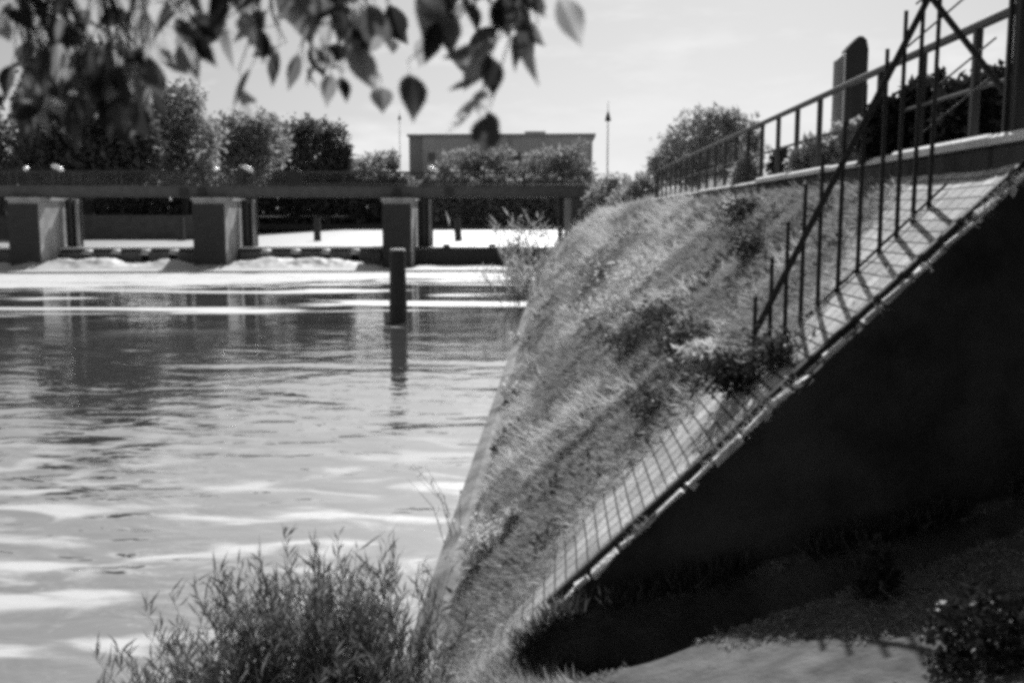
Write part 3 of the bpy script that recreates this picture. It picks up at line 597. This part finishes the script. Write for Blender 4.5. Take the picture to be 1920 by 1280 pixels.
# ------------------------------------------------------------------ trees
def tree(name, label, cat, group, blobs, Y, zbase, n, size, mt, trunk=.35, depth=.8):
    """blobs: crown lumps as (px, py, half width px, half height px) at distance Y"""
    L_ = []
    for (px, py, a, b_) in blobs:
        p = at(px, py, Y); k = Y / FPX; L_.append((p + np.array([0, rng.uniform(-.4, .4) * a * k, 0]), (a * k, a * k * depth, b_ * k)))
    for (c, rr) in list(L_):
        for _ in range(5):
            d = unit(rng.normal(size=3)); f_ = rng.uniform(.22, .45); L_.append((c + d * np.array(rr) * rng.uniform(.75, 1.12), tuple(np.array(rr) * f_)))
        L_.append((c, tuple(np.array(rr) * .8)))
    cx = np.mean([l[0][0] for l in L_]); base = np.array([cx, Y, zbase])
    r = empty(name, base, 0, label, cat, group)
    LL = [(l[0] - base, l[1]) for l in L_]
    quads('crown', cloud(LL, n, size), mt, r)
    if trunk:
        mb = MB(); top = max(l[0][2] for l in LL)
        mb.tube([(0, 0, -.5), (.1 * trunk, 0, top * .3), (0, 0, top * .75)], [trunk, trunk * .8, trunk * .35], 8)
        for l in LL[:len(blobs)]: c = Vector(l[0]); mb.tube([(0, 0, top * .28), Vector((c.x * .5, c.y * .5, max(.4, c.z * .6))), c], [trunk * .5, trunk * .35, trunk * .12], 6)
        mb.build('trunk', M['bark'], r)
    return r
TG = 'trees behind the weir'
tree('broadleaf_tree', 'tallest dark tree, behind the farthest pier under the hanging leaves', 'tree', TG, [(150, 170, 95, 80), (90, 240, 70, 80), (210, 230, 75, 85), (150, 300, 110, 60), (255, 280, 45, 60), (170, 135, 75, 50), (110, 150, 50, 50)], 128, 4.4, 20000, .85, M['tree_dark'], .6)
tree('broadleaf_tree', 'dark tree at the left frame edge behind the tallest one', 'tree', TG, [(15, 290, 70, 60), (40, 340, 60, 50), (-50, 260, 70, 90)], 135, 4.4, 4500, .8, M['tree_dark'], .5)
tree('broadleaf_tree', 'round-crowned grey tree right beside the tallest dark tree', 'tree', TG, [(340, 225, 55, 58), (375, 270, 45, 55), (312, 265, 45, 65), (350, 320, 70, 40), (345, 190, 38, 30)], 140, 4.4, 6500, .65, M['tree'], .45)
tree('broadleaf_tree', 'loose pale grey tree with ragged top between round-crowned and dark trees', 'tree', TG, [(430, 260, 45, 45), (470, 275, 40, 55), (505, 270, 45, 50), (450, 320, 60, 40), (490, 235, 26, 28), (415, 290, 40, 45)], 155, 4.4, 6500, .7, M['tree'], .45)
tree('broadleaf_tree', 'dark bushy tree with a pointed tuft, behind the box on the railing', 'tree', TG, [(545, 275, 42, 50), (580, 255, 32, 34), (600, 285, 45, 55), (560, 320, 60, 40), (578, 238, 16, 18)], 216, 3.5, 8000, .75, M['tree_dark'], .4)
tree('broadleaf_tree', 'dark tree ending the wood at the sky gap left of the lamp', 'tree', TG, [(630, 270, 26, 40), (625, 305, 32, 40), (610, 330, 50, 30), (645, 300, 14, 28)], 216, 3.5, 4500, .75, M['tree_dark'], .35)
BG = 'bushes before the flat-roofed block'
tree('bush', 'low pale bush in the sky gap left of the lamp', 'bush', BG, [(690, 310, 28, 22), (720, 300, 25, 18), (665, 318, 22, 20)], 226, 4.5, 1600, .7, M['tree_mid'], .12)
tree('bush', 'small round pale bush beside the left street lamp', 'bush', BG, [(736, 306, 12, 20)], 224, 4.5, 500, .6, M['tree_mid'], .1)
tree('bush', 'pale leafy tree under the dangling leaves before the building', 'tree', BG, [(860, 305, 40, 24), (910, 300, 35, 30), (940, 310, 28, 30), (885, 300, 25, 18)], 222, 4.5, 3200, .7, M['tree_mid'], .2)
tree('bush', 'pale leafy tree before the right half of the building', 'tree', BG, [(1030, 305, 40, 28), (1070, 305, 35, 32), (1050, 302, 26, 20)], 222, 4.5, 3200, .7, M['tree_mid'], .2)
tree('bush', 'low dark bush before the right corner of the building', 'bush', BG, [(1090, 335, 22, 20), (985, 330, 30, 18)], 220, 4.4, 900, .7, M['tree'], .15)
def hedge(name, label, x0, x1, ytop, ybot, Y, z, n, size, mt, kind=None, cat='hedge'):
    L_ = []; m_ = max(3, int((x1 - x0) / 28))
    for k in range(m_):
        px = x0 + (x1 - x0) * (k + .5) / m_; yt = ytop + rng.uniform(-7, 9); hh = (ybot - yt) / 2; p = at(px, yt + hh, Y); kk = Y / FPX
        L_.append((p, (20 * kk, 14 * kk, hh * kk)))
    o = quads(name, cloud(L_, n, size), mt); return tag(o, label, cat, kind=kind)
hedge('far_wood', 'dark low wood along the far shore above the weir', -120, 760, 325, 428, 214, 3, 26000, 1.3, M['tree_dark'], 'stuff', 'wood')
hedge('far_scrub', 'grey scrub along the far shore behind the dark gate wall', 760, 1130, 338, 426, 213, 3, 13000, 1.2, M['tree'], 'stuff', 'scrub')
tree('broadleaf_tree', 'rounded grey tree behind the far end of the handrail', 'tree', TG, [(1300, 265, 50, 45), (1350, 250, 48, 42), (1260, 295, 38, 42), (1385, 280, 40, 50), (1320, 310, 80, 40), (1345, 222, 30, 18), (1240, 318, 22, 30)], 62, 5, 7500, .33, M['tree_pale'], .25)
SG = 'scrub at the bank end of the footbridge'
tree('bush', 'low dark bush at the bank end of the footbridge', 'bush', SG, [(1135, 360, 28, 22), (1165, 350, 30, 20), (1150, 385, 40, 22)], 84, 5, 2400, .3, M['tree'], .1)
tree('bush', 'low dark bush touching the far end of the handrail', 'bush', SG, [(1205, 355, 28, 24), (1225, 345, 18, 22), (1190, 372, 40, 18)], 72, 5, 2400, .26, M['tree'], .1)
tree('bush', 'dark shrub hanging over the abutment pillar', 'bush', SG, [(1110, 410, 22, 40), (1130, 390, 25, 30), (1120, 440, 16, 30)], 86, 3, 2200, .3, M['tree_dark'], .1)
# shrubs behind the railing
RG = 'shrubs behind the handrail'
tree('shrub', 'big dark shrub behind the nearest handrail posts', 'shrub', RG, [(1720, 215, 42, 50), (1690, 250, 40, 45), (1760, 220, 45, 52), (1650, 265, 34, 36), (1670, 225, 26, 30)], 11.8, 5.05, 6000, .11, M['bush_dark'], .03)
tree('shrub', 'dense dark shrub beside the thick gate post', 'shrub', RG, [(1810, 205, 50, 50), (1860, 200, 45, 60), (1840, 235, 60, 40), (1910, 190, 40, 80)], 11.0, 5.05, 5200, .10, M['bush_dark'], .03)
tree('shrub', 'grey weedy shrub at the foot of the monolith', 'shrub', RG, [(1590, 265, 32, 30), (1555, 285, 40, 24), (1620, 265, 30, 30), (1520, 298, 30, 16)], 16.0, 5.05, 3800, .12, M['grass'], .02)
tree('shrub', 'small dark shrub behind the handrail left of the monolith', 'shrub', RG, [(1460, 305, 14, 22), (1485, 310, 16, 16)], 19.5, 5.05, 900, .12, M['bush'], .02)
tree('shrub', 'pale tall weed standing before the far handrail posts', 'shrub', RG, [(1408, 300, 16, 50), (1412, 250, 10, 30), (1395, 330, 22, 26)], 21, 5.05, 900, .13, M['grass'], .015)

# ------------------------------------------------------------------ tall weeds far along the water edge
def stems(name, label, cat, base, n, spread, h, wid, mt, group=None, leafn=6, leafl=.22, lean=(0, 0), wl=.022, thick=.006):
    r = empty(name, base, 0, label, cat, group); mb = MB(); Q = []
    for i in range(n):
        a = rng.normal(size=2) * spread; d = a * (.35 + .3 * rng.random()) + np.array(lean) + rng.normal(size=2) * .13 * h; hh = h * (.45 + .6 * rng.random())
        p = [Vector((a[0], a[1], -.15)), Vector((a[0] + d[0] * .3, a[1] + d[1] * .3, hh * .5)), Vector((a[0] + d[0], a[1] + d[1], hh))]
        mb.tube(p, [thick, thick * .75, thick * .3], 5)
        for k in range(leafn):
            t_ = .15 + .85 * rng.random(); q = p[0].lerp(p[1], t_ * 2) if t_ < .5 else p[1].lerp(p[2], t_ * 2 - 1)
            Q.append((q, Vector((rng.normal() * .6, rng.normal() * .6, .75 + .35 * rng.random()))))
    mb.build('stem', M['bark'], r)
    P = np.array([list(q[0]) for q in Q]); D = np.array([list(q[1]) for q in Q])
    quads('leaves', blades(P, D, leafl * (.5 + rng.random(len(P))), wl), mt, r)
    return r
stems('tall_weed', 'tall pale weeds at the water edge near the dark gate wall', 'weeds', (-1.5, 62, .2), 60, .9, 4.2, 1, M['grass'], GW, 9, .7, (-.7, 0), .09, .02)
stems('tall_weed', 'tall weeds at the water edge nearer than the gate weeds', 'weeds', (-1.5, 50, .2), 45, .7, 2.6, 1, M['grass'], GW, 8, .5, (-.4, 0), .07, .015)
stems('tall_weed', 'thin bare weed leaning out over the water low on the bank', 'weeds', (-1.35, 13.2, .2), 5, .12, 1.1, 1, M['bush'], GW, 3, .12, (-.35, 0))
# willow shoots at the lower left
WG = 'reedy shrubs at the near water edge'
for (x, y, n, sp, h, lb) in [(-1.75, 6.3, 190, .24, 1.45, 'tall dense clump of reedy shoots at the bottom centre-left by the water'),
                             (-2.12, 6.2, 120, .22, .95, 'lower leaning clump of reedy shoots left of the tallest clump'),
                             (-1.25, 6.35, 130, .2, 1.25, 'reedy clump of shoots against the toe of the bank'),
                             (-2.5, 6.15, 22, .16, .62, 'sparse outermost reedy clump toward the lower-left water')]:
    stems('reed_shrub', lb, 'reeds', (x, y, float(near_z(np.array(x), np.array(y))) - .02), n, sp, h * 1.04, 1, M['reed'], WG, 40, .14, (-.06 if x > -2 else -.3, 0), .014, .0045)
# shaded bush at the lower right
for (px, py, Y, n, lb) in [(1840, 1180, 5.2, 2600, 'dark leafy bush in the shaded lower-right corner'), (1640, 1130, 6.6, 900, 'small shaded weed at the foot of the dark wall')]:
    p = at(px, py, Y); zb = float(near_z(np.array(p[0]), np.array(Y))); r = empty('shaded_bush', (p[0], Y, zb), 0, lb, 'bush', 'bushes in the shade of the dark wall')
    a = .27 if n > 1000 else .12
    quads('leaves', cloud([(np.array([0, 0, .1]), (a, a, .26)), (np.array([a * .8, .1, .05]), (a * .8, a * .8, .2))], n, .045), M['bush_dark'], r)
    mb = MB()
    for k in range(10): e = rng.normal(size=3) * .2; mb.tube([(0, 0, -.05), (e[0] * .5, e[1] * .5, .15), (e[0], e[1], .35)], [.01, .007, .003], 5)
    mb.build('stem', M['bark'], r)

# ------------------------------------------------------------------ overhanging tree with near leaves
tr = empty('overhanging_tree', (4.6, -2.2, 3.0), 0, 'tree leaning over the path, its leafy twigs hanging into the top of the view', 'tree')
TO = Vector((4.6, -2.2, 3.0))
mb = MB(); mb.tube([Vector((4.6, -2.2, 2.4)) - TO, Vector((4.4, -2.1, 5.5)) - TO, Vector((3.4, -1.5, 8.5)) - TO, Vector((2.2, -.5, 10.5)) - TO], [.32, .26, .2, .1], 10)
for e in [(-2, 2.2, 8.4), (0, 3.2, 8.6), (2, 2.5, 8.8), (-3, -1, 9), (1, -3, 10), (4, 1, 9)]:
    mb.tube([Vector((3.9, -1.8, 7)) - TO, Vector(((3.9 + e[0]) / 2, (-1.8 + e[1]) / 2, e[2])) - TO, Vector(e) - TO], [.14, .09, .03], 8)
mb.build('trunk', M['bark'], tr)
LP = [((0, -1.5, 9.2), (5.5, 3.6, 2.6)), ((-2, 2.6, 8.4), (2.6, 2.2, 1.3)), ((1.2, 2.8, 8.6), (2.4, 2.0, 1.3)), ((-4, .5, 8.6), (2.5, 2.5, 2)), ((4, 0, 8.6), (2.5, 2.4, 2)), ((0, -5, 7.5), (5, 2.5, 3)), ((3.5, -4.5, 6), (3, 2, 3)), ((6.5, 1, 7), (2.2, 3, 3)), ((-5, -4, 6), (3, 3, 4)), ((2.5, 4.4, 8.6), (3, 1.6, 1.1)), ((-2, 4.6, 8.4), (3, 1.4, 1.0))]  # unseen crown, widened and thickened to block sky light from wall and ground
quads('crown', cloud([(np.array(c) - np.array(TO), r) for c, r in LP], 42000, .26, .2), M['bush_dark'], tr)
# near leaves: ovate with a drawn-out tip, folded along the midrib
OUT = [(0, 0), (.08, .20), (.22, .38), (.40, .46), (.58, .40), (.74, .25), (.88, .09), (1, 0)]
def leaf_mesh(mb, base, d, n, ln, wd, curl=.15):
    d = d.normalized(); s = d.cross(n).normalized(); n = s.cross(d)
    mids = [base + d * (t * ln) - n * (curl * ln * t * t) for t, _ in OUT]
    lf = [m + s * (h * wd) + n * (h * wd * .5) for m, (t, h) in zip(mids, OUT)]; rg = [m - s * (h * wd) + n * (h * wd * .35) for m, (t, h) in zip(mids, OUT)]
    k = len(OUT); vs = mids + lf[1:-1] + rg[1:-1]; fs = []
    Lx = lambda i: 0 if i == 0 else (k - 1 if i == k - 1 else k + i - 1)
    Rx = lambda i: 0 if i == 0 else (k - 1 if i == k - 1 else k + (k - 2) + i - 1)
    for i in range(k - 1):
        a = [i, i + 1, Lx(i + 1), Lx(i)]; b_ = [i, Rx(i), Rx(i + 1), i + 1]
        for q in (a, b_):
            q2 = []
            for z in q:
                if z not in q2: q2.append(z)
            fs.append(tuple(q2))
    mb.add(vs, fs)
def envelope(x):
    X_ = [0, 60, 140, 230, 300, 345, 385, 430, 480, 540, 600, 660, 720, 785, 815, 850, 905, 940, 985, 1010, 1060, 1090]
    Y_ = [190, 225, 215, 215, 160, 110, 60, 95, 110, 150, 180, 170, 160, 150, 80, 120, 175, 110, 90, 60, 40, 20]
    return float(np.interp(x, X_, Y_))
def px3(px, py, Y): return Vector(at(px, py, Y))
explicit = [  # base px, tip px, width px
    ((768, 140), (778, 226), 56, 2.1), ((905, 85), (878, 172), 52, 2.15), ((1048, -5), (1090, 90), 56, 2.0), ((980, 60), (997, 155), 26, 2.1), ((985, 75), (950, 132), 26, 2.15),
    ((715, 165), (718, 218), 42, 2.3), ((660, 90), (710, 178), 50, 2.15), ((455, 155), (478, 232), 30, 2.3), ((470, 128), (430, 208), 16, 2.2), ((885, 150), (836, 176), 12, 2.1),
    ((895, 182), (838, 252), 20, 2.1), ((905, 168), (900, 222), 36, 2.2), ((918, 215), (905, 295), 58, 2.1), ((912, 210), (934, 262), 30, 2.25), ((480, 40), (490, 106), 36, 2.2), ((450, 20), (497, 100), 34, 2.3),
    ((300, 92), (350, 146), 28, 2.2), ((350, 40), (385, 98), 26, 2.2), ((330, 55), (370, 70), 24, 2.3), ((640, 20), (632, 92), 34, 2.2), ((610, 10), (600, 60), 40, 2.2), ((560, 100), (540, 172), 26, 2.3),
    ((600, 105), (575, 165), 30, 2.2), ((620, 140), (612, 200), 30, 2.25), ((640, 145), (650, 195), 26, 2.3), ((820, 40), (790, 120), 44, 2.15), ((850, 20), (840, 110), 48, 2.2), ((800, 20), (815, 100), 44, 2.2),
    ((940, -10), (950, 70), 44, 2.15), ((980, -10), (1020, 40), 46, 2.1), ((870, 0), (900, 60), 40, 2.3), ((725, 70), (735, 105), 34, 2.3), ((45, 160), (30, 232), 34, 2.2), ((700, 20), (690, 80), 30, 2.3), ((520, 95), (505, 165), 24, 2.3)]
BACKLIT = {715, 455, 905, 1048, 45, 950, 725, 620, 660, 895, 300}
bundles = [(-10, 300), (300, 530), (530, 760), (760, 1100)]
for bi, (bx0, bx1) in enumerate(bundles):
    wb = MB(); lm = MB(); lp = MB(); leaves = [e for e in explicit if bx0 <= e[0][0] < bx1]
    nr = [34, 40, 42, 40][bi]
    for k in range(nr):
        x = rng.uniform(bx0 + 5, min(bx1 - 10, 1010)); yb = rng.uniform(-150, envelope(x) - 10) if bi else rng.uniform(-120, envelope(x))
        if 375 < x < 425 and yb > 0: continue
        if 545 < x < 585 and yb > 20 and rng.random() < .6: continue
        ang = rng.normal() * .75; ln = rng.uniform(46, 84); leaves.append(((x, yb), (x + math.sin(ang) * ln, yb + math.cos(ang) * ln), rng.uniform(.42, .7) * ln, rng.uniform(2.0, 2.75)))
    if bi == 0:
        for k in range(95):
            x = rng.uniform(45, 285); yb = rng.uniform(70, envelope(x) - 5); ang = rng.normal() * .5; ln = rng.uniform(55, 95)
            leaves.append(((x, yb), (x + math.sin(ang) * ln, yb + math.cos(ang) * ln), rng.uniform(.42, .65) * ln, rng.uniform(2.1, 2.9)))
    mainy = 2.35; xm = (bx0 + bx1) / 2
    hubs = [px3(bx0 + (bx1 - bx0) * (k + .5) / 4, -60 + rng.uniform(-30, 20), mainy + rng.uniform(-.1, .2)) for k in range(4)]
    root = Vector(((-2, 2.2, 8.4), (-2, 2.2, 8.4), (0, 3.2, 8.6), (0, 3.2, 8.6))[bi])
    for h in hubs:
        j = root.lerp(h, .6) + Vector((rng.normal() * .1, rng.normal() * .05, .3)); wb.tube([root, j, h], [.02, .012, .006], 6)
    for (b0, t0, wd, Y) in leaves:
        base = px3(b0[0], b0[1], Y); tip = px3(t0[0], t0[1], Y + rng.uniform(-.05, .05)); d = tip - base
        nn = Vector((rng.normal() * .55, -1 + rng.normal() * .3, rng.normal() * .5 + .2))
        backlit_ = ((b0[0] in BACKLIT) if len(t0) == 2 and (b0, t0, wd, Y) in explicit else rng.random() < .3)
        leaf_mesh(lp if backlit_ else lm, base, d, nn, d.length, wd * Y / FPX * 1.1, rng.uniform(-.2, .45))
        h = min(hubs, key=lambda q: (q - base).length); pt = base - d.normalized() * .03
        mid_ = pt.lerp(h, .5) + Vector((rng.normal() * .012, 0, -.02)); wb.tube([h, mid_, pt, base], [.003, .0022, .0014, .001], 5)
    bo = empty('hanging_branch', (0, 0, 0)); bo.parent = tr; bo.location = -TO
    for mbb, nm, mt in ((wb, 'twigs', 'bark'), (lm, 'leaves', 'leaf'), (lp, 'backlit_leaves', 'leaf_backlit')):
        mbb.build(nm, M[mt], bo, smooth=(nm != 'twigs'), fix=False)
